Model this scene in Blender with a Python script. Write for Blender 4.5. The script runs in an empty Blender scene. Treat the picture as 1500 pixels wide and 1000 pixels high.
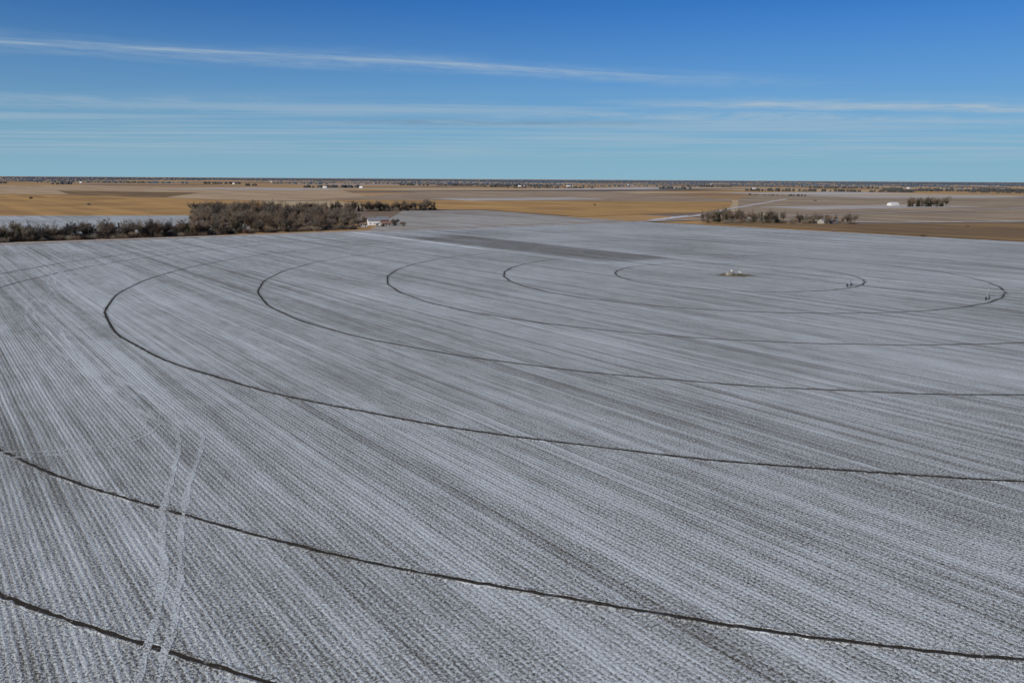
import bpy, bmesh, math, random
from mathutils import Vector, Matrix
random.seed(11)
S = bpy.context.scene
COL = S.collection
H = 46.4
PHI = math.radians(36.5)
E = Vector((math.cos(PHI), math.sin(PHI), 0))     # along the road, across crop rows
N = Vector((-math.sin(PHI), math.cos(PHI), 0))    # along crop rows
def AB(a, b, z=0.0):
    v = E*a + N*b
    return (v.x, v.y, z)

# ------------------------------------------------------------------ node helper
class NT:
    def __init__(s, tree):
        s.t = tree; s.n = tree.nodes; s.l = tree.links
    def put(s, inp, v):
        if v is None: return
        if isinstance(v, bpy.types.NodeSocket): s.l.new(v, inp)
        else: inp.default_value = v
    def m(s, op, a, b=None, c=None, clamp=False):
        n = s.n.new('ShaderNodeMath'); n.operation = op; n.use_clamp = clamp
        s.put(n.inputs[0], a); s.put(n.inputs[1], b); s.put(n.inputs[2], c)
        return n.outputs[0]
    def vm(s, op, a, b=None):
        n = s.n.new('ShaderNodeVectorMath'); n.operation = op
        s.put(n.inputs[0], a); s.put(n.inputs[1], b)
        return n.outputs['Value'] if op in ('DOT_PRODUCT', 'LENGTH', 'DISTANCE') else n.outputs[0]
    def comb(s, x, y, z=0.0):
        n = s.n.new('ShaderNodeCombineXYZ')
        s.put(n.inputs[0], x); s.put(n.inputs[1], y); s.put(n.inputs[2], z)
        return n.outputs[0]
    def noise(s, vec, scale=1.0, detail=2.0, rough=0.5):
        n = s.n.new('ShaderNodeTexNoise'); s.put(n.inputs['Vector'], vec)
        n.inputs['Scale'].default_value = scale; n.inputs['Detail'].default_value = detail
        n.inputs['Roughness'].default_value = rough
        return n.outputs[0]
    def white(s, x, y=0.0):
        n = s.n.new('ShaderNodeTexWhiteNoise'); n.noise_dimensions = '2D'
        s.put(n.inputs['Vector'], s.comb(x, y)); return n.outputs['Value']
    def mapr(s, v, a, b, c=0.0, d=1.0, smooth=True):
        n = s.n.new('ShaderNodeMapRange')
        if smooth: n.interpolation_type = 'SMOOTHSTEP'
        s.put(n.inputs[0], v)
        for i, q in enumerate((a, b, c, d)): s.put(n.inputs[i+1], q)
        return n.outputs[0]
    def mix(s, f, a, b, mode='MIX'):
        n = s.n.new('ShaderNodeMix'); n.data_type = 'RGBA'; n.blend_type = mode
        s.put(n.inputs[0], f)
        for i, q in ((6, a), (7, b)):
            if isinstance(q, tuple) and len(q) == 3: q = (*q, 1)
            s.put(n.inputs[i], q)
        return n.outputs[2]
    def ramp(s, f, stops, interp='LINEAR'):
        n = s.n.new('ShaderNodeValToRGB'); n.color_ramp.interpolation = interp
        el = n.color_ramp.elements
        while len(el) < len(stops): el.new(0.5)
        for e, (p, c) in zip(el, stops): e.position = p; e.color = (*c, 1)
        s.put(n.inputs[0], f); return n.outputs[0]
    def bump(s, h, strength, dist):
        n = s.n.new('ShaderNodeBump'); n.inputs['Strength'].default_value = strength
        n.inputs['Distance'].default_value = dist; s.put(n.inputs['Height'], h)
        return n.outputs[0]

def newmat(name):
    m = bpy.data.materials.new(name); m.use_nodes = True
    t = NT(m.node_tree)
    bs = t.n['Principled BSDF']; bs.inputs['Roughness'].default_value = 0.9
    bs.inputs['Specular IOR Level'].default_value = 0.1
    return m, t, bs
def frame_coords(t):
    tc = t.n.new('ShaderNodeTexCoord'); p = tc.outputs['Object']
    return p, t.vm('DOT_PRODUCT', p, tuple(E)), t.vm('DOT_PRODUCT', p, tuple(N))
def simple(name, c1, c2=None, scale=2.0, rough=0.85, metal=0.0):
    m, t, bs = newmat(name)
    c2 = c2 or tuple(x*0.75 for x in c1)
    tc = t.n.new('ShaderNodeTexCoord')
    f = t.mapr(t.noise(tc.outputs['Object'], scale, 2, 0.6), 0.3, 0.7)
    t.put(bs.inputs['Base Color'], t.mix(f, c1, c2))
    bs.inputs['Roughness'].default_value = rough; bs.inputs['Metallic'].default_value = metal
    return m

# ------------------------------------------------------------------ snow dusted stubble field
SOIL = (0.065, 0.057, 0.045); RESID = (0.205, 0.182, 0.138); SNOW = (0.665, 0.70, 0.675)
def field_mat(name, bias=0.0, rows=True, soil=SOIL, resid=RESID):
    m, t, bs = newmat(name)
    p, a, b = frame_coords(t)
    wob = t.noise(p, 0.02, 1)
    aw = t.m('ADD', a, t.m('MULTIPLY', wob, 1.0))
    s1 = t.noise(t.comb(t.m('MULTIPLY', aw, 0.17), t.m('MULTIPLY', b, 0.004)), 1, 2, 0.6)
    s2 = t.noise(t.comb(t.m('MULTIPLY', aw, 0.9), t.m('MULTIPLY', b, 0.016)), 1, 2, 0.75)
    s3 = t.noise(t.comb(t.m('MULTIPLY', a, 3.6), t.m('MULTIPLY', b, 2.8)), 1, 2, 0.8)
    s4 = t.noise(p, 10.0, 1, 0.8)
    mid = t.noise(t.comb(t.m('MULTIPLY', a, 0.35), t.m('MULTIPLY', b, 0.09)), 1, 3, 0.7)
    big = t.noise(p, 0.012, 2, 0.5)
    row = t.m('SINE', t.m('MULTIPLY', aw, 2*math.pi/0.76))
    fr = t.m('FRACT', t.m('DIVIDE', aw, 9.14))
    l1 = t.mapr(t.m('ABSOLUTE', t.m('SUBTRACT', fr, 0.35)), 0.018, 0.032, 1, 0)
    l2 = t.mapr(t.m('ABSOLUTE', t.m('SUBTRACT', fr, 0.62)), 0.018, 0.032, 1, 0)
    ln = t.m('MULTIPLY', t.m('MAXIMUM', l1, l2), t.mapr(t.noise(t.comb(t.m('MULTIPLY', a, 0.06), t.m('MULTIPLY', b, 0.006)), 1, 2), 0.42, 0.6))
    v = t.m('MULTIPLY', t.m('SUBTRACT', s1, 0.5), 0.68)
    v = t.m('ADD', v, t.m('MULTIPLY', t.m('SUBTRACT', s2, 0.5), 0.5))
    v = t.m('ADD', v, t.m('MULTIPLY', t.m('SUBTRACT', s3, 0.5), 2.5))
    v = t.m('ADD', v, t.m('MULTIPLY', t.m('SUBTRACT', s4, 0.5), 2.1))
    v = t.m('ADD', v, t.m('MULTIPLY', t.m('SUBTRACT', mid, 0.5), 0.5))
    v = t.m('ADD', v, t.m('MULTIPLY', t.m('SUBTRACT', big, 0.5), 0.45))
    v = t.m('ADD', v, t.m('MULTIPLY', ln, 0.22))
    if rows:
        v = t.m('ADD', v, t.m('MULTIPLY', row, 0.085))
        r1 = t.white(t.m('FLOOR', t.m('DIVIDE', aw, 0.76)), 3.0)
        r2 = t.white(t.m('FLOOR', t.m('DIVIDE', aw, 3.04)), 7.0)
        v = t.m('ADD', v, t.m('MULTIPLY', t.m('SUBTRACT', r1, 0.5), 0.20))
        v = t.m('ADD', v, t.m('MULTIPLY', t.m('SUBTRACT', r2, 0.5), 0.08))
        e1 = t.mapr(a, 315, 321); e2 = t.mapr(a, 366, 374, 1, 0)
        e3 = t.mapr(b, 326, 350); e4 = t.mapr(b, 540, 600, 1, 0)
        box = t.m('MULTIPLY', t.m('MULTIPLY', e1, e2), t.m('MULTIPLY', e3, e4))
        v = t.m('SUBTRACT', v, t.m('MULTIPLY', box, 0.30))
        dr = t.mapr(t.m('ABSOLUTE', t.m('SUBTRACT', a, 308)), 2, 5, 1, 0)
        dr = t.m('MULTIPLY', dr, t.mapr(b, 430, 470))
        v = t.m('ADD', v, t.m('MULTIPLY', dr, 0.35))
    fac = t.mapr(t.m('ADD', v, 0.50+bias), 0.12, 0.88)
    dark = t.mix(t.mapr(s3, 0.35, 0.65), soil, resid)
    col = t.mix(fac, dark, SNOW)
    t.put(bs.inputs['Base Color'], col)
    hgt = t.m('ADD', t.m('MULTIPLY', row, 0.4 if rows else 0.0), t.m('MULTIPLY', s3, 2.4))
    t.put(bs.inputs['Normal'], t.bump(hgt, 0.7, 0.07))
    return m

def crop_mat(name, c1, c2, snow=0.0, streak=0.05):
    m, t, bs = newmat(name)
    p, a, b = frame_coords(t)
    s1 = t.noise(t.comb(t.m('MULTIPLY', a, streak), t.m('MULTIPLY', b, streak*0.06)), 1, 3, 0.6)
    s2 = t.noise(p, 0.006, 3, 0.65); s3 = t.noise(p, 0.5, 3, 0.7)
    f = t.m('ADD', t.m('MULTIPLY', s1, 0.4), t.m('ADD', t.m('MULTIPLY', s2, 0.4), t.m('MULTIPLY', s3, 0.2)))
    col = t.mix(t.mapr(f, 0.41, 0.59), c1, c2)
    if snow > 0:
        f2 = t.noise(t.comb(t.m('MULTIPLY', a, streak*1.7), t.m('MULTIPLY', b, streak*0.15), 7.0), 1, 3, 0.65)
        col = t.mix(t.m('MULTIPLY', t.mapr(f2, 0.62-snow*0.3, 0.8-snow*0.3), 0.7), col, (0.52, 0.53, 0.53))
    t.put(bs.inputs['Base Color'], col)
    return m

def land_mat():
    m, t, bs = newmat('farmland')
    p, a, b = frame_coords(t)
    r = t.white(t.m('FLOOR', t.m('DIVIDE', a, 805)), t.m('FLOOR', t.m('DIVIDE', b, 402)))
    col = t.ramp(r, [(0, (0.50, 0.30, 0.12)), (0.20, (0.32, 0.20, 0.10)), (0.38, (0.54, 0.40, 0.22)), (0.54, (0.22, 0.16, 0.11)),
                     (0.68, (0.54, 0.50, 0.45)), (0.78, (0.42, 0.25, 0.10)), (0.90, (0.11, 0.09, 0.075))], 'CONSTANT')
    s1 = t.noise(t.comb(t.m('MULTIPLY', a, 0.02), t.m('MULTIPLY', b, 0.002)), 1, 3, 0.6)
    s2 = t.noise(p, 0.004, 3, 0.6)
    col = t.mix(t.m('MULTIPLY', t.mapr(s1, 0.3, 0.7), 0.25), col, (0.28, 0.19, 0.10))
    col = t.mix(t.m('MULTIPLY', t.mapr(s2, 0.5, 0.7), 0.3), col, (0.42, 0.37, 0.32))
    t.put(bs.inputs['Base Color'], col)
    return m

# ------------------------------------------------------------------ mesh helpers
def mesh_obj(name, verts, faces, mats, fm=None, parent=None, smooth=False):
    me = bpy.data.meshes.new(name); me.from_pydata(verts, [], faces)
    for mt in (mats if isinstance(mats, (list, tuple)) else [mats]): me.materials.append(mt)
    if fm: me.polygons.foreach_set('material_index', fm)
    if smooth: me.polygons.foreach_set('use_smooth', [True]*len(faces))
    me.update()
    o = bpy.data.objects.new(name, me); COL.objects.link(o)
    if parent: o.parent = parent
    return o
def empty(name, loc=(0, 0, 0), rz=0.0):
    o = bpy.data.objects.new(name, None); o.location = loc; o.rotation_euler = (0, 0, rz); COL.objects.link(o)
    o.empty_display_size = 1; return o
def sheet(name, pts, z, mat):
    return mesh_obj(name, [(x, y, z) for x, y in pts], [tuple(range(len(pts)))], mat)
class MB:
    def __init__(s): s.v = []; s.f = []; s.m = []
    def box(s, cx, cy, cz, sx, sy, sz, mi=0, rz=0.0):
        i = len(s.v); c, sn = math.cos(rz), math.sin(rz)
        for dz in (-.5, .5):
            for dx, dy in ((-.5, -.5), (.5, -.5), (.5, .5), (-.5, .5)):
                x, y = dx*sx, dy*sy
                s.v.append((cx+x*c-y*sn, cy+x*sn+y*c, cz+dz*sz))
        for q in ((0, 3, 2, 1), (4, 5, 6, 7), (0, 1, 5, 4), (1, 2, 6, 5), (2, 3, 7, 6), (3, 0, 4, 7)):
            s.f.append(tuple(i+k for k in q)); s.m.append(mi)
    def rod(s, p, q, r, n=6, mi=0, r2=None, cap=True):
        p = Vector(p); q = Vector(q); d = (q-p).normalized()
        u = d.orthogonal().normalized(); w = d.cross(u); i = len(s.v); r2 = r if r2 is None else r2
        for c, rr in ((p, r), (q, r2)):
            for k in range(n):
                an = 2*math.pi*k/n; s.v.append(tuple(c+u*math.cos(an)*rr+w*math.sin(an)*rr))
        for k in range(n):
            s.f.append((i+k, i+(k+1) % n, i+n+(k+1) % n, i+n+k)); s.m.append(mi)
        if cap:
            s.f.append(tuple(i+k for k in range(n))[::-1]); s.m.append(mi)
            s.f.append(tuple(i+n+k for k in range(n))); s.m.append(mi)
    def poly(s, pts, mi=0):
        i = len(s.v); s.v += [tuple(p) for p in pts]; s.f.append(tuple(range(i, i+len(pts)))); s.m.append(mi)
    def obj(s, name, mats, parent=None): return mesh_obj(name, s.v, s.f, mats, s.m, parent)

# ------------------------------------------------------------------ ground
R = 90000
sheet('ground', [(-R, -3000), (R, -3000), (R, R), (-R, R)], -0.6, land_mat())
M_field = field_mat('snow_dusted_stubble')
sheet('crop_field', [AB(-160, -330)[:2], AB(720, -330)[:2], (401, 636), (141, 913), (-353, 559), (-700, 310)], 0.0, M_field)

def P(*l): return list(l)
M_gold = crop_mat('corn_stubble_gold', (0.53, 0.315, 0.11), (0.36, 0.21, 0.08), 0.0, 0.02)
M_goldl = crop_mat('stubble_tan', (0.53, 0.38, 0.22), (0.39, 0.27, 0.15), 0.12, 0.02)
M_tan2 = crop_mat('stubble_dull', (0.42, 0.31, 0.20), (0.30, 0.215, 0.13), 0.1, 0.02)
M_brown = crop_mat('stubble_brown', (0.30, 0.19, 0.08), (0.18, 0.12, 0.06), 0.0, 0.03)
M_past = crop_mat('winter_pasture', (0.40, 0.37, 0.31), (0.28, 0.25, 0.20), 0.4, 0.06)
M_greyl = field_mat('snowy_pasture', 0.0, False, resid=(0.24, 0.21, 0.17))
M_mixed = crop_mat('mixed_stubble', (0.41, 0.31, 0.19), (0.27, 0.20, 0.13), 0.2, 0.02)
sheet('stubble_field', P((-900, 560), (-270, 990), (-500, 1640), (-1150, 2100), (-2600, 1400)), -0.30, M_gold)
sheet('stubble_field', P((-1150, 2110), (-495, 1650), (-300, 1850), (-700, 3300), (-2300, 4200), (-3600, 3000)), -0.32, M_goldl)
sheet('stubble_field', P((-1150, 2130), (-800, 1880), (-950, 2500), (-1500, 2700)), -0.28, M_brown)
sheet('snowy_pasture', P((-800, 430), (-353, 595), (-235, 760), (-390, 1010), (-650, 960), (-1000, 700)), -0.20, M_greyl)
sheet('pasture', P((-130, 740), (-160, 1190), (-52, 1240), (70, 1030), (141, 925)), -0.18, M_past)
sheet('stubble_field', P((-150, 1260), (-45, 1255), (85, 1040), (330, 1260), (480, 1790), (-400, 1760)), -0.26, M_gold)
sheet('stubble_field', P((-420, 1780), (484, 1810), (560, 2100), (350, 3300), (-300, 3100)), -0.27, M_tan2)
sheet('stubble_field', P((205, 905), (420, 640), (900, 700), (1100, 1120), (640, 960), (400, 900)), -0.15, M_brown)
sheet('mixed_field', P((345, 1250), (240, 1000), (420, 925), (640, 985), (1150, 1150), (1900, 1900), (900, 2900), (590, 2150)), -0.24, M_mixed)
M_pale = crop_mat('frosted_stubble', (0.50, 0.45, 0.38), (0.40, 0.34, 0.27), 0.45, 0.03)
sheet('frosted_field', P((-1500, 3300), (-820, 3050), (-640, 3500), (-1250, 3850)), -0.22, M_pale)
sheet('frosted_field', P((-90, 1750), (230, 1950), (150, 2150), (-200, 1930)), -0.20, M_pale)
sheet('frosted_field', P((500, 1350), (900, 1560), (830, 1680), (440, 1480)), -0.18, M_pale)
sheet('frosted_field', P((1000, 2300), (1700, 2500), (1600, 2800), (900, 2600)), -0.18, M_pale)

# roads
M_road, t, bs = newmat('gravel_road')
p, a, b = frame_coords(t)
t.put(bs.inputs['Base Color'], t.mix(t.mapr(t.noise(p, 0.35, 4, 0.7), 0.35, 0.62), (0.44, 0.37, 0.30), (0.60, 0.57, 0.54)))
M_ditch = crop_mat('ditch_grass', (0.30, 0.22, 0.13), (0.15, 0.11, 0.07), 0.1, 0.3)
M_snow = simple('drifted_snow', (0.76, 0.78, 0.79), (0.5, 0.5, 0.5), 0.4)
def ribbon(name, pts, w, z, mat, jit=0.0, step=None):
    pts = [Vector((x, y, 0)) for x, y in pts]
    if step:
        out = []
        for i in range(len(pts)-1):
            k = max(1, int((pts[i+1]-pts[i]).length/step))
            out += [pts[i].lerp(pts[i+1], j/k) for j in range(k)]
        pts = out+[pts[-1]]
    v = []; f = []
    for i, q in enumerate(pts):
        d = (pts[min(i+1, len(pts)-1)]-pts[max(i-1, 0)]).normalized(); n = Vector((-d.y, d.x, 0))
        a1 = w/2+random.uniform(-jit, jit); a2 = w/2+random.uniform(-jit, jit)
        l = q+n*a1; r = q-n*a2
        v += [(l.x, l.y, z), (r.x, r.y, z)]
        if i: f.append((2*i-2, 2*i-1, 2*i+1, 2*i))
    return mesh_obj(name, v, f, mat)
rd = Vector((494, 354, 0)).normalized(); rn = Vector((-rd.y, rd.x, 0))
def road_pt(s, off): q = Vector((-353, 559, 0))+rd*s+rn*off; return (q.x, q.y)
ribbon('ditch_grass', [road_pt(-400, 7), road_pt(1500, 7)], 24, 0.03, M_ditch, 1.5, 8)
ribbon('gravel_road', [road_pt(-400, 6), road_pt(3500, 6)], 9.5, 0.07, M_road, 0.3, 10)
ribbon('snow_drift', [road_pt(130, -7), road_pt(300, -7)], 4.5, 0.06, M_snow, 1.8, 4)
ribbon('snow_drift', [road_pt(0, -6), road_pt(608, -6)], 1.6, 0.055, M_snow, 0.8, 3)
ribbon('field_edge_grass', [(146, 918), (408, 640), (520, 520)], 7, 0.04, M_ditch, 1.2, 6)
ribbon('snow_drift', [(143, 912), (403, 634), (500, 530)], 2.2, 0.06, M_snow, 1.0, 4)
ribbon('gravel_road', [(147, 925), (240, 1075), (330, 1290), (700, 2100)], 12, -0.05, M_road, 0.6, 12)
ribbon('snow_drift', [(160, 950), (235, 1090)], 8, -0.02, M_snow, 3, 5)
ribbon('snow_drift', [(240, 1010), (430, 935), (640, 985), (1100, 1160)], 7, -0.03, M_snow, 3, 8)
ribbon('grass_strip', [(-420, 1900), (560, 2110), (1900, 1905)], 9, -0.1, M_ditch, 3, 14)
ribbon('grass_strip', [(-2600, 1405), (-1150, 2105), (-495, 1645)], 10, -0.1, M_ditch, 3, 14)

# ------------------------------------------------------------------ wheel ruts of the pivot
CX, CY = 110.8, 400.0
M_rut, t, bs = newmat('rut_soil')
p, a, b = frame_coords(t)
f = t.mapr(t.m('ADD', t.noise(p, 1.3, 3, 0.7), 0), 0.56, 0.76)
t.put(bs.inputs['Base Color'], t.mix(f, (0.042, 0.035, 0.026), (0.26, 0.25, 0.22)))
M_berm = field_mat('rut_berm', -0.10, False)
def ring(name, r, w=1.0, bh=1.0):
    n = int(2*math.pi*r/1.1); prof = [(-1.3, .004), (-.85, .06), (-.5, .02), (.5, .02), (.85, .10), (1.35, .004)]
    v = []; fc = []; fm = []
    ph = random.uniform(0, 9)
    for i in range(n):
        an = 2*math.pi*i/n
        wob = 0.25*math.sin(an*37+ph)+random.uniform(-.08, .08)
        for j, (o, z) in enumerate(prof):
            rr = r+wob+o*w+random.uniform(-.15, .15); zz = z*bh*(random.uniform(.4, 1.3) if j in (1, 4) else 1)+0.004
            v.append((CX+math.cos(an)*rr, CY+math.sin(an)*rr, zz))
    for i in range(n):
        k = (i+1) % n
        for j in range(5):
            fc.append((i*6+j, i*6+j+1, k*6+j+1, k*6+j)); fm.append(0 if j == 2 else 1)
    return mesh_obj(name, v, fc, [M_rut, M_berm], fm)
for r, w, bh in ((59.1, .78, .3), (115, .84, .3), (171, .76, .3), (226.3, .74, .4), (280.4, .76, .7), (333.2, .60, .9), (358, .58, .9)):
    ring('wheel_track', r, w, bh)
# vehicle tracks in the snow
M_track = field_mat('packed_snow_track', 0.15, False)
M_track2 = field_mat('faint_snow_track', 0.09, False)
def smooth_path(pts, k=8):
    out = []
    for i in range(len(pts)-1):
        p0 = Vector(pts[max(i-1, 0)]); p1 = Vector(pts[i]); p2 = Vector(pts[i+1]); p3 = Vector(pts[min(i+2, len(pts)-1)])
        for j in range(k):
            u = j/k
            q = 0.5*((2*p1)+(-p0+p2)*u+(2*p0-5*p1+4*p2-p3)*u*u+(-p0+3*p1-3*p2+p3)*u**3); out.append((q.x, q.y))
    return out+[tuple(pts[-1])]
TW = .85; zt = [0.024]
def track(pts, w, mat, jit=.25):
    zt[0] += .004; ribbon('tire_track', smooth_path(pts), w, zt[0], mat, jit)
def offset(pts, d):
    out = []
    for i, q in enumerate(pts):
        a0 = Vector(pts[max(i-1, 0)]); b0 = Vector(pts[min(i+1, len(pts)-1)]); t0 = (b0-a0).normalized()
        out.append((q[0]-t0.y*d, q[1]+t0.x*d))
    return out
track([(-140, 246), (-113, 205), (-90, 174), (-74, 156), (-64, 146), (-59, 137), (-54, 122), (-48, 104), (-40.8, 87.3), (-36.1, 72.2), (-33, 60)], TW, M_track)
track([(-100, 193), (-80, 170), (-66, 153), (-57, 142), (-53.7, 133.2), (-50.0, 119), (-44.5, 102), (-38.8, 87.3), (-34.6, 74), (-31, 60)], TW, M_track)
loop = [(-128, 134), (-105, 132), (-81, 132.4), (-71.1, 137.3), (-70, 148), (-80, 162), (-108, 200), (-150, 257)]
track(loop, .7, M_track2); track(offset(loop, -2.6), .7, M_track2)
l2 = [(-190, 330), (-168, 280), (-140, 240), (-112, 204)]
track(l2, .7, M_track2); track(offset(l2, -2.6), .7, M_track2)
l3 = [(-226, 420), (-222, 395), (-205, 360), (-178, 318), (-150, 280)]
track(l3, .8, M_track); track(offset(l3, -2.8), .8, M_track)
AZ = math.radians(-44.3)
def along(r, off): return (CX+math.cos(AZ)*r-math.sin(AZ)*off, CY+math.sin(AZ)*r+math.cos(AZ)*off)
M_path = field_mat('worn_path', -0.38, False)
ribbon('service_path', [along(6, 3), along(60, 5), along(300, 6)], 1.1, 0.022, M_path, .35, 3)
ribbon('service_path', [along(92, 12), along(160, 17), along(300, 24)], .8, 0.02, M_path, .3, 3)

# ------------------------------------------------------------------ trees
M_bark = simple('bare_branches', (0.20, 0.165, 0.125), (0.11, 0.09, 0.07), 0.6)
M_bark2 = simple('reddish_twigs', (0.23, 0.16, 0.11), (0.125, 0.095, 0.07), 0.6)
M_ever = simple('cedar_foliage', (0.045, 0.055, 0.028), (0.075, 0.065, 0.038), 0.8)
def bare_tree(seed, h=14.0, spread=0.5, tw=0.08):
    rnd = random.Random(seed); mb = MB()
    def twigs(p, d, L, k, s0=1.0):
        for _ in range(k):
            dd = (d+Vector((rnd.gauss(0, .55), rnd.gauss(0, .55), rnd.gauss(.3, .35)))).normalized()
            b0 = p-d*rnd.uniform(0, L); q = b0+dd*rnd.uniform(.7, 1.9)*s0; s = dd.orthogonal().normalized()*tw*.5
            mb.poly([b0-s, b0+s, q])
    def grow(p, d, L, r, lvl):
        q = p+d*L; mb.rod(p, q, r, 5 if lvl < 2 else 3, 0, r*0.6, False)
        if lvl >= 1: twigs(q, d, L, 4 if lvl > 1 else 2)
        if lvl >= 4:
            twigs(q, d, L*.4, 4); return
        nd = (d+Vector((rnd.gauss(0, .16), rnd.gauss(0, .16), .12))).normalized()
        grow(q, nd, L*rnd.uniform(.7, .88), r*.62, lvl+1)
        for k in range(rnd.choice((3, 4)) if lvl < 2 else 2):
            an = rnd.uniform(0, 6.28); sp = rnd.uniform(.6, 1.3)*spread*1.6
            dd = (d+Vector((math.cos(an)*sp, math.sin(an)*sp, rnd.uniform(.0, .3)))).normalized()
            grow(p+d*L*rnd.uniform(.35, 1.0), dd, L*rnd.uniform(.5, .78), r*.5, lvl+1)
    for st in range(rnd.choice((1, 1, 2))):
        grow(Vector((st*.6, 0, 0)), Vector((rnd.gauss(0, .1), rnd.gauss(0, .1), 1)).normalized(), h*.24, h*.014, 0)
    zs = max(v[2] for v in mb.v); k = h/zs
    mb.v = [(x*k, y*k, z*k) for x, y, z in mb.v]
    return mb
def shrub(seed, h=4.0):
    rnd = random.Random(seed); mb = MB()
    for i in range(420):
        an = rnd.uniform(0, 6.28); d = Vector((math.cos(an)*rnd.uniform(.1, .9), math.sin(an)*rnd.uniform(.1, .9), 1)).normalized()
        p = Vector((rnd.gauss(0, 1.1), rnd.gauss(0, 1.1), rnd.uniform(0, 1.4))); q = p+d*rnd.uniform(.8, h*.75)
        s = d.orthogonal().normalized()*.05; mb.poly([p-s, p+s, q])
    return mb
def cedar(seed, h=9.0, w=2.4):
    rnd = random.Random(seed); mb = MB(); mb.rod((0, 0, 0), (0, 0, h*.9), .18, 5, 1, .04, False)
    for i in range(700):
        z = h*(rnd.random()**1.3)*.97+.3; rad = w*(1-z/(h*1.04))**.75*(.8+.35*math.sin(z*2.1+seed))
        an = rnd.uniform(0, 6.28); rr = rad*math.sqrt(rnd.uniform(.25, 1.1))
        c = Vector((math.cos(an)*rr, math.sin(an)*rr, z)); sz = rnd.uniform(.18, .42)
        u = Vector((rnd.gauss(0, 1), rnd.gauss(0, 1), rnd.gauss(0, .7))).normalized()*sz; w2 = u.orthogonal().normalized()*sz*.6
        mb.poly([c-u, c+w2, c+u*1.1, c-w2])
    return mb
def to_mesh(mb, name, mats):
    me = bpy.data.meshes.new(name); me.from_pydata(mb.v, [], mb.f)
    for mt in mats: me.materials.append(mt)
    me.polygons.foreach_set('material_index', mb.m); me.update(); return me
BARE = [to_mesh(bare_tree(s, 14, sp), 'bare_tree_mesh', [M_bark if s % 3 else M_bark2]) for s, sp in ((1, .42), (2, .55), (3, .48), (4, .6), (5, .5), (6, .45))]
CED = [to_mesh(cedar(s, 9, w), 'cedar_mesh', [M_ever, M_bark]) for s, w in ((1, 2.3), (2, 2.9), (3, 2.0))]
SHR = [to_mesh(shrub(s), 'shrub_mesh', [mt]) for s, mt in ((1, M_bark), (2, M_bark2), (3, M_bark))]
KIND = {'b': (BARE, 14, 'bare_tree'), 'c': (CED, 9, 'cedar'), 's': (SHR, 4, 'shrub')}
def plant(parent, kind, x, y, h):
    lst, h0, nm = KIND[kind]; me = random.choice(lst); k = h/h0
    o = bpy.data.objects.new(nm, me); COL.objects.link(o); o.parent = parent
    o.location = (x, y, -.3); o.rotation_euler = (0, 0, random.uniform(0, 6.28))
    wk = k*random.uniform(.9, 1.3); o.scale = (wk, wk, k)
def inside(pt, poly):
    x, y = pt; c = False
    for i in range(len(poly)):
        x1, y1 = poly[i]; x2, y2 = poly[i-1]
        if (y1 > y) != (y2 > y) and x < (x2-x1)*(y-y1)/(y2-y1)+x1: c = not c
    return c
def pick(pc):
    return 'c' if random.random() < pc else 'b'
def hsc(kd, h): return random.uniform(*h)*(.62 if kd == 'c' else 1)
def grove(name, poly, n, h, pc, parent=None, shr=0):
    e = parent or empty(name); xs = [p[0] for p in poly]; ys = [p[1] for p in poly]; k = 0
    while k < n+shr:
        q = (random.uniform(min(xs), max(xs)), random.uniform(min(ys), max(ys)))
        if inside(q, poly):
            kd = pick(pc) if k < n else 's'
            plant(e, kd, *q, hsc(kd, h) if kd != 's' else random.uniform(3, 6)); k += 1
    return e
def tree_row(name, a, b, n, width, h, pc, parent=None, shr=0):
    e = parent or empty(name); a = Vector(a); b = Vector(b); d = (b-a).normalized(); nn = Vector((-d.y, d.x))
    for i in range(n+shr):
        q = a.lerp(b, (i+random.uniform(-.7, .7))/n if i < n else random.random())+nn*random.uniform(-width/2, width/2)
        kd = pick(pc) if i < n else 's'
        plant(e, kd, q.x, q.y, hsc(kd, h) if kd != 's' else random.uniform(3, 6))
    return e
w = tree_row('windbreak_tree_row', (-450, 525), (-262, 675), 180, 34, (9, 17), .22, None, 230)
tree_row('', (-262, 672), (-150, 770), 75, 24, (9, 14), .3, w, 120)
grove('tree_grove', [(-275, 690), (-155, 785), (-150, 830), (-200, 960), (-300, 1120), (-425, 1125), (-380, 960)], 320, (11, 20), .15, None, 130)
tree_row('shelterbelt_tree_row', (-300, 1120), (-118, 1230), 85, 18, (12, 18), .35, None, 80)
g2 = grove('farmstead_trees', [(212, 915), (300, 900), (310, 950), (225, 970)], 60, (10, 18), .25, None, 60)
grove('', [(325, 905), (378, 890), (380, 925), (320, 950)], 28, (8, 14), .25, g2, 20)
g3 = tree_row('cedar_shelterbelt', (735, 1530), (815, 1550), 40, 18, (15, 22), .6)
g4 = tree_row('roadside_bushes', (230, 905), (330, 905), 4, 20, (4, 7), .7, None, 12)
e = empty('field_edge_shrubs')
for x, y, h in ((352, 697, 3.4), (420, 800, 3), (480, 860, 3), (-290, 1500, 5), (300, 760, 2.5), (610, 900, 4), (-700, 1350, 6), (-1000, 1700, 6), (150, 1500, 5), (700, 1900, 6)): plant(e, 's', x, y, h)

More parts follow.
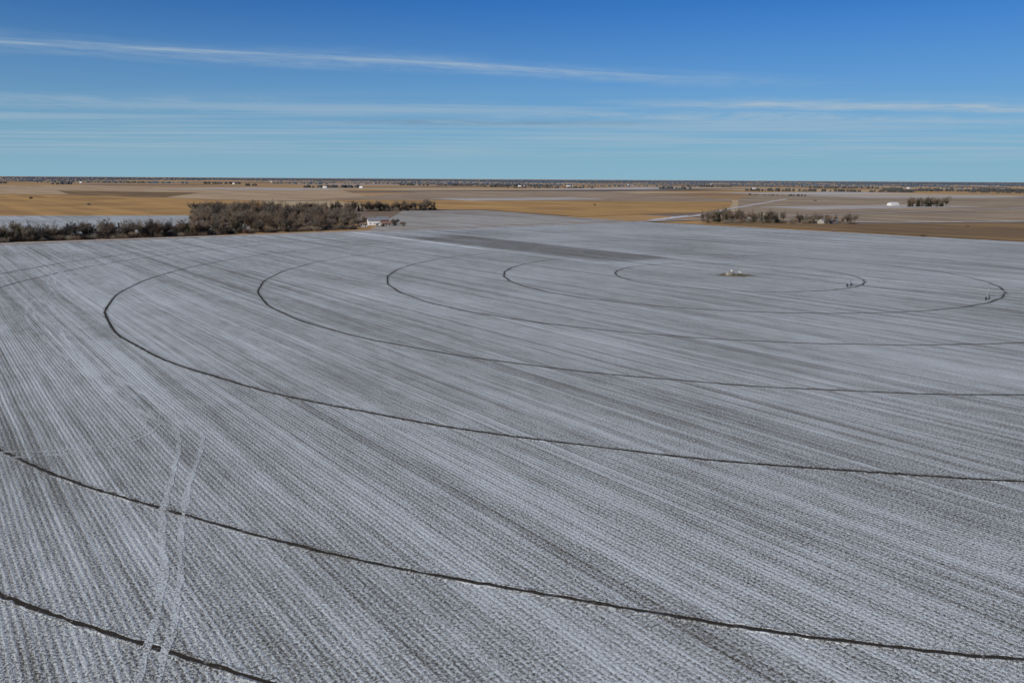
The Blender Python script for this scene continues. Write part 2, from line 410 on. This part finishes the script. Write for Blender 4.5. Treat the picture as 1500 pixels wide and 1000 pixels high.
# distant tree belts
M_far = simple('distant_trees', (0.085, 0.08, 0.072), (0.05, 0.052, 0.05), 0.02)
M_far2 = simple('haze_tinted_distant_trees', (0.075, 0.105, 0.14), (0.055, 0.08, 0.11), 0.01)  # bluish distance haze is put into the tree colour itself
def belt(mb, a, b, h, width=25, dens=0.12):
    a = Vector((*a, 0)); b = Vector((*b, 0)); L = (b-a).length; n = max(6, int(L*dens))
    for i in range(n):
        c = a.lerp(b, random.random())+Vector((random.uniform(-1, 1)*width, random.uniform(-1, 1)*width, 0))
        hh = h*random.uniform(.45, 1.1); rr = hh*random.uniform(.4, .8)
        k = 6; bot = []; mid = []; 
        for j in range(k):
            an = 2*math.pi*j/k+random.random()*.5
            bot.append(c+Vector((math.cos(an)*rr*.9, math.sin(an)*rr*.9, -.6)))
            mid.append(c+Vector((math.cos(an)*rr*random.uniform(.8, 1.2), math.sin(an)*rr*random.uniform(.8, 1.2), hh*random.uniform(.4, .65))))
        top = c+Vector((rr*random.uniform(-.3, .3), 0, hh))
        for j in range(k):
            l = (j+1) % k; mb.poly([bot[j], bot[l], mid[l], mid[j]]); mb.poly([mid[j], mid[l], top])
mb = MB()
for a_, b_, h_ in (((-2640, 4750), (-2540, 4750), 14), ((-2900, 6200), (-2750, 6200), 14), ((-2160, 5700), (-1900, 5700), 16),
                   ((-985, 3900), (-760, 3950), 15), ((-760, 5400), (260, 5300), 14), ((-170, 4700), (-30, 4750), 18), ((-20, 4300), (450, 4400), 9),
                   ((720, 4190), (890, 4200), 16), ((1030, 3650), (1720, 3500), 14), ((1750, 3900), (2700, 4000), 18), ((2000, 3600), (2500, 3300), 11), ((760, 2600), (900, 2500), 6),
                   ((-3200, 5000), (-3100, 5050), 14), ((-1500, 4600), (-1440, 4620), 14), ((1900, 5200), (2300, 5200), 15), ((1200, 5600), (1500, 5600), 15)):
    belt(mb, a_, b_, h_)
mb.obj('distant_tree_belts', [M_far])
mb = MB()
for i in range(130):
    Y = random.uniform(5500, 15000); X = random.uniform(-.68, .68)*Y; L = random.uniform(200, 1400)*Y/9000
    tt = PHI+math.pi if random.random() < .4 else 0
    belt(mb, (X, Y), (X+L*math.cos(tt), Y+L*math.sin(tt)), random.uniform(8, 14), 40, .05)
for i in range(150):
    Y = random.uniform(13000, 26000); X = random.uniform(-.68, .68)*Y
    belt(mb, (X, Y), (X+random.uniform(600, 4000), Y+random.uniform(-300, 300)), random.uniform(14, 26), 80, .03)
mb.obj('horizon_tree_line', [M_far2])

# ------------------------------------------------------------------ buildings
M_wall = simple('white_siding', (0.74, 0.74, 0.72), (0.64, 0.64, 0.63), 1.5, .6)
M_tan = simple('tan_siding', (0.36, 0.33, 0.28), (0.30, 0.27, 0.23), 1.5, .7)
M_roofg = simple('grey_shingles', (0.24, 0.24, 0.25), (0.15, 0.15, 0.16), 3)
M_roofr = simple('brown_roof', (0.27, 0.165, 0.12), (0.18, 0.12, 0.09), 2)
M_red = simple('red_barn_siding', (0.22, 0.085, 0.065), (0.15, 0.07, 0.055), 2)
M_tin = simple('galvanized_steel', (0.42, 0.43, 0.45), (0.32, 0.33, 0.35), 1.2, .5, .5)
M_glass = simple('window_glass', (0.03, 0.04, 0.05), (0.05, 0.06, 0.07), 1, .15)
M_conc = simple('concrete', (0.42, 0.41, 0.39), (0.32, 0.31, 0.30), 1)
def building(name, x, y, rz, L, W, hw, hr, mw, mr, door=True, wins=3, chimney=False):
    e = empty(name, (x, y, -.25), rz)
    m = MB(); m.box(0, 0, hw/2, L, W, hw)
    for sx in (-1, 1): m.poly([(sx*L/2, -W/2, hw), (sx*L/2, W/2, hw), (sx*L/2, 0, hw+hr)][::sx])
    m.obj('walls', [mw], e)
    m = MB(); o = .5
    for sy in (-1, 1):
        k = hr/(W/2); y0 = sy*(W/2+o); z0 = hw-o*k+.05
        a = [(-L/2-o, y0, z0), (L/2+o, y0, z0), (L/2+o, 0, hw+hr+.05), (-L/2-o, 0, hw+hr+.05)]
        m.poly(a[::sy]); m.poly([(q[0], q[1], q[2]+.18) for q in a][::sy])
        m.poly([a[0], a[1], (a[1][0], a[1][1], a[1][2]+.18), (a[0][0], a[0][1], a[0][2]+.18)])
    m.obj('roof', [mr], e)
    m = MB()
    for i in range(wins):
        wx = -L/2+L*(i+.5)/wins
        for sy in (-1, 1):
            for lv in range(max(1, int(hw/2.8))):
                m.box(wx, sy*(W/2+.02), 1.6+lv*2.8, 1.0, .06, 1.3)
    m.obj('windows', [M_glass], e)
    if door:
        m = MB(); m.box(L*.22, -W/2-.03, 1.1, 1.1, .08, 2.2); m.box(L/2+.03, 0, 1.4, .08, W*.4, 2.8); m.obj('door', [M_roofg], e)
    if chimney:
        m = MB(); m.box(L*.2, W*.1, hw+hr, .8, .8, 1.6); m.obj('chimney', [M_red], e)
    return e
def bin_(x, y, r, h):
    e = empty('grain_bin', (x, y, -.25)); m = MB(); m.rod((0, 0, 0), (0, 0, h), r, 20); 
    for k in range(1, 8): m.rod((0, 0, h*k/8-.05), (0, 0, h*k/8+.05), r+.06, 20)
    m.obj('wall', [M_tin], e)
    m = MB(); m.rod((0, 0, h), (0, 0, h+r*.5), r+.15, 20, 0, .4); m.rod((0, 0, h+r*.5), (0, 0, h+r*.5+.5), .45, 10); m.obj('roof', [M_tin], e)
building('white_farmhouse', -140, 822, 0.35, 12, 8, 4.6, 2.8, M_wall, M_roofg, chimney=True)
building('brown_roof_shed', -126, 808, 0.5, 10, 6, 2.8, 1.6, M_tan, M_roofr)
building('red_barn', -136, 850, 0.4, 12, 9, 4.2, 3.0, M_red, M_roofg)
building('garage', -146, 795, .45, 7, 5, 2.4, 1.2, M_wall, M_roofr)
building('farmhouse', 345, 905, 0.6, 11, 8, 3.2, 2.2, M_tan, M_roofg)
building('shed', 358, 912, .6, 11, 6, 3.0, 1.6, M_tan, M_tin)
building('white_machine_shed', 738, 1590, .4, 20, 11, 4, 2.0, M_wall, M_wall)
yard = empty('farmyard_trees')
for x, y, h in ((-152, 835, 9), (-122, 835, 8), (-152, 800, 8), (-120, 850, 6), (-142, 860, 10), (-133, 798, 5), (-118, 815, 7)): plant(yard, 'b', x, y, h)
for x, y, h in ((-119, 822, 4), (-150, 792, 5), (-113, 838, 4), (-108, 806, 3), (-128, 802, 3)): plant(yard, 's', x, y, h)
def farm(X, Y):
    building('white_barn', X, Y, random.uniform(-.3, .6), random.uniform(14, 24), 10, 5, 2.5, M_wall, M_wall)
    if random.random() < .4: bin_(X+30, Y+10, 5, 9)
for X, Y in ((-870, 3800), (-720, 3900), (-1900, 5600), (40, 5000), (-2350, 8000), (350, 5200), (1260, 4300), (2050, 8500), (-600, 7200), (-3150, 6000), (2500, 5200), (900, 6400)): farm(X, Y)

# ------------------------------------------------------------------ centre pivot irrigator
M_gal = simple('galvanized_pipe', (0.42, 0.43, 0.44), (0.30, 0.31, 0.32), 1.5, .5, .4)
M_tire = simple('tire_rubber', (0.03, 0.03, 0.03), (0.06, 0.055, 0.05), 2)
M_box = simple('control_box_paint', (0.66, 0.64, 0.58), (0.5, 0.48, 0.42), 1.5, .5)
M_eng = simple('engine_paint', (0.42, 0.38, 0.29), (0.30, 0.27, 0.21), 2, .5)
piv = empty('center_pivot_irrigator', (CX, CY, 0), AZ)
m = MB(); m.box(0, 0, .12, 4.4, 4.4, .24); m.obj('concrete_pad', [M_conc], piv)
m = MB()
for sx in (-1, 1):
    for sy in (-1, 1):
        m.rod((sx*1.7, sy*1.7, .24), (sx*.35, sy*.35, 3.7), .08)
        m.rod((sx*1.36, sy*1.36, 1.1), (sx*1.36, -sy*1.36, 1.1), .04); m.rod((sx*1.36, sy*1.36, 1.1), (-sx*1.36, sy*1.36, 1.1), .04)
        m.rod((sx*1.36, sy*1.36, 1.1), (-sx*.85, sy*.85, 2.4), .035)
m.rod((0, 0, .24), (0, 0, 4.4), .14, 10); m.rod((0, 0, 4.4), (1.2, 0, 4.1), .13, 10); m.rod((0, 0, 3.6), (0, 0, 3.75), .6, 12)
m.obj('pivot_tower', [M_gal], piv)
m = MB(); m.box(-1.9, .2, 1.7, .7, 1.4, 1.9); m.box(-1.9, .2, 2.7, .9, 1.6, .08); m.obj('control_panel', [M_box], piv)
def span(r0, r1, z0, parent):
    m = MB(); n = 9; L = r1-r0; pts = []; low = []
    for i in range(n+1):
        u = i/n; x = r0+L*u; z = z0+1.1*4*u*(1-u)*.6; pts.append(Vector((x, 0, z)))
    for i in range(n): m.rod(pts[i], pts[i+1], .095, 8, 0, None, False)
    for i in range(1, n):
        for sy in (-1, 1): low.append(Vector((pts[i].x, sy*.9, pts[i].z-1.35)))
    for i in range(1, n):
        l, r = low[2*(i-1)], low[2*(i-1)+1]
        m.rod(l, r, .03, 4, 0, None, False); m.rod(pts[i], l, .03, 4, 0, None, False); m.rod(pts[i], r, .03, 4, 0, None, False)
        if i < n-1:
            m.rod(l, low[2*i], .02, 4, 0, None, False); m.rod(r, low[2*i+1], .02, 4, 0, None, False)
    for k in (0, 1):
        m.rod(pts[0], low[k], .02, 4, 0, None, False); m.rod(pts[-1], low[-2+k], .02, 4, 0, None, False)
    for i in range(1, 20):
        x = r0+L*i/20; m.rod((x, .15, z0+.4), (x, .15, 1.6), .012, 3, 0, None, False)
    m.obj('span', [M_gal], parent)
def tower(r, parent):
    m = MB()
    for sy in (-1, 1):
        m.rod((r, sy*2.1, .75), (r-.3, sy*.12, 3.75), .09, 6); m.rod((r, sy*2.1, .75), (r+.3, sy*.12, 3.75), .09, 6)
        m.rod((r, sy*1.15, 2.1), (r, -sy*1.15, 2.1), .05, 5)
    m.rod((r, -2.3, .75), (r, 2.3, .75), .12, 8); m.box(r+.3, 0, .85, .35, .7, .35); m.box(r, .0, 4.05, .35, .35, .5)
    m.obj('drive_tower', [M_gal], parent)
    m = MB()
    for sy in (-1, 1):
        m.rod((r-.18, sy*2.2, .68), (r+.18, sy*2.2, .68), .68, 18, 0); m.rod((r-.2, sy*2.2, .68), (r+.2, sy*2.2, .68), .36, 12, 1)
        for k in range(12):
            an = k*math.pi/6; m.box(r, sy*2.2+math.cos(an)*.68, .68+math.sin(an)*.68, .34, .09, .09)
    m.obj('wheels', [M_tire, M_gal], parent)
radii = [1.0, 56.5, 112, 168, 223, 278, 332]
for i in range(6):
    span(radii[i], radii[i+1], 3.75, piv); tower(radii[i+1], piv)
pu = empty('irrigation_power_unit', (CX-3.6, CY-2.0, 0), .5)
m = MB(); m.box(0, 0, .2, 3.6, 1.6, .2); m.box(.2, 0, 1.1, 2.2, 1.2, 1.5); m.box(.2, 0, 1.92, 2.5, 1.4, .1); m.box(-1.3, 0, .9, .5, 1.1, 1.1); m.rod((.8, .2, 1.9), (.8, .2, 3.2), .07, 8); m.obj('engine_housing', [M_eng], pu)
m = MB(); m.rod((6.6, -1.1, 1.5), (6.6, 1.1, 1.5), .55, 16)
for sy in (-1, 1):
    for sx in (-1, 1): m.rod((6.6+sx*.45, sy*.8, 0), (6.6+sx*.35, sy*.8, 1.3), .05)
m.obj('fuel_tank', [M_box], pu)
M_weed = simple('dead_weeds', (0.14, 0.115, 0.075), (0.07, 0.06, 0.045), .8)
m = MB()
for i in range(1800):
    an = random.uniform(0, 6.28); rr = abs(random.gauss(0, 3.2)); x = CX+math.cos(an)*rr*1.6; y = CY+math.sin(an)*rr
    hh = random.uniform(.2, .9); dx = random.gauss(0, .2); dy = random.gauss(0, .2)
    m.poly([(x-.09, y, 0), (x+.09, y, 0), (x+dx, y+dy, hh)])
m.obj('dead_weeds', [M_weed])

# ------------------------------------------------------------------ light and sky
SUN_EL = math.radians(28); SUN_AZ = math.radians(215)   # azimuth clockwise from +Y: behind-left of camera
sd = Vector((math.sin(SUN_AZ)*math.cos(SUN_EL), math.cos(SUN_AZ)*math.cos(SUN_EL), math.sin(SUN_EL)))
L = bpy.data.lights.new('sun', 'SUN'); L.energy = 4.0; L.angle = math.radians(.53); L.color = (1, .95, .87)
lo = bpy.data.objects.new('sun', L); lo.rotation_euler = (-sd).to_track_quat('-Z', 'Y').to_euler(); COL.objects.link(lo)
W = bpy.data.worlds.new('World'); S.world = W; W.use_nodes = True
t = NT(W.node_tree); bg = t.n['Background']
sky = t.n.new('ShaderNodeTexSky'); sky.sky_type = 'NISHITA'; sky.sun_disc = False
sky.sun_elevation = SUN_EL; sky.sun_rotation = SUN_AZ; sky.altitude = 500; sky.air_density = 1.0; sky.dust_density = 0.2; sky.ozone_density = 6.0
tc = t.n.new('ShaderNodeTexCoord'); sp = t.n.new('ShaderNodeSeparateXYZ'); t.l.new(tc.outputs['Generated'], sp.inputs[0])
z = t.m('MAXIMUM', sp.outputs[2], .004)
px = t.m('DIVIDE', sp.outputs[0], z); py = t.m('DIVIDE', sp.outputs[1], z)
def streak(k, c, core, x0, x1, x2, x3, amp, ns, lo=.15):
    wn = t.noise(t.comb(t.m('MULTIPLY', px, .5), t.m('MULTIPLY', py, .5), ns), 1, 3)
    d = t.m('SUBTRACT', t.m('SUBTRACT', py, t.m('MULTIPLY', px, k)), c)
    d = t.m('ADD', d, t.m('MULTIPLY', t.m('SUBTRACT', wn, .5), core*2.4))
    g = t.mapr(t.m('ABSOLUTE', d), 0, core*1.6, 1, 0)
    tx = t.noise(t.comb(t.m('MULTIPLY', px, 1.3), t.m('MULTIPLY', d, 2.4/core*.4), ns+5), 1, 4, .7)
    g = t.m('MULTIPLY', g, t.mapr(tx, .32, .66, lo, 1))
    return t.m('MULTIPLY', t.m('MULTIPLY', g, amp), t.m('MULTIPLY', t.mapr(px, x0, x1), t.mapr(px, x2, x3, 1, 0)))
c1 = streak(.37, 7.83, .2, -30, -20, .0, 3.2, .72, 1.0, .25)
c1b = streak(.35, 7.95, .6, -8, -2, .8, 4.5, .42, 3.0)
c2 = streak(.07, 11.05, .75, .4, 3.6, 30, 40, 1.0, 8.0, .35)
c3 = streak(.10, 13.2, 1.1, -3, 2.0, 30, 40, .65, 12.0)
c4 = streak(.16, 12.6, 1.2, -30, -20, -4, 2, .4, 15.0)
hz = t.noise(t.comb(t.m('MULTIPLY', px, .12), t.m('MULTIPLY', py, .6), 2.0), 1, 4, .65)
hz = t.m('MULTIPLY', t.mapr(hz, .38, .66), t.m('MULTIPLY', t.mapr(py, 9.0, 13), t.mapr(py, 28, 50, 1, 0)))
hz = t.m('MULTIPLY', hz, .5)
cl = t.m('MAXIMUM', t.m('MAXIMUM', t.m('MAXIMUM', c1, c1b), t.m('MAXIMUM', c2, c3)), t.m('MAXIMUM', hz, c4))
col = t.mix(1.0, sky.outputs[0], (.13, .42, .74), 'MULTIPLY')
hf = t.m('MULTIPLY', t.m('POWER', t.mapr(z, 0, .235, 1, 0, False), 1.55), .95)
col = t.mix(hf, col, (2.6, 4.5, 5.7))
col = t.mix(cl, col, (3.75, 4.85, 5.8))
g1 = streak(.0, 15.2, .8, -4, -2, 1.0, 4.0, .5, 20.0)
col = t.mix(g1, col, (1.45, 2.4, 3.4))
t.l.new(col, bg.inputs['Color']); bg.inputs['Strength'].default_value = .1

# ------------------------------------------------------------------ camera
cam = bpy.data.cameras.new('camera'); cam.sensor_width = 36; cam.lens = 36*1183/1500
cam.clip_start = .5; cam.clip_end = 200000
co = bpy.data.objects.new('camera', cam); COL.objects.link(co)
th = math.atan(238/1183); roll = .006
fw = Vector((0, math.cos(th), -math.sin(th))); up = Vector((0, math.sin(th), math.cos(th))); rt = Vector((1, 0, 0))
up2 = up*math.cos(roll)-rt*math.sin(roll); rt2 = rt*math.cos(roll)+up*math.sin(roll)
co.matrix_world = Matrix(((rt2.x, up2.x, -fw.x, 0), (rt2.y, up2.y, -fw.y, 0), (rt2.z, up2.z, -fw.z, H), (0, 0, 0, 1)))
S.camera = co
S.view_settings.view_transform = 'Standard'; S.view_settings.look = 'None'; S.view_settings.exposure = 0
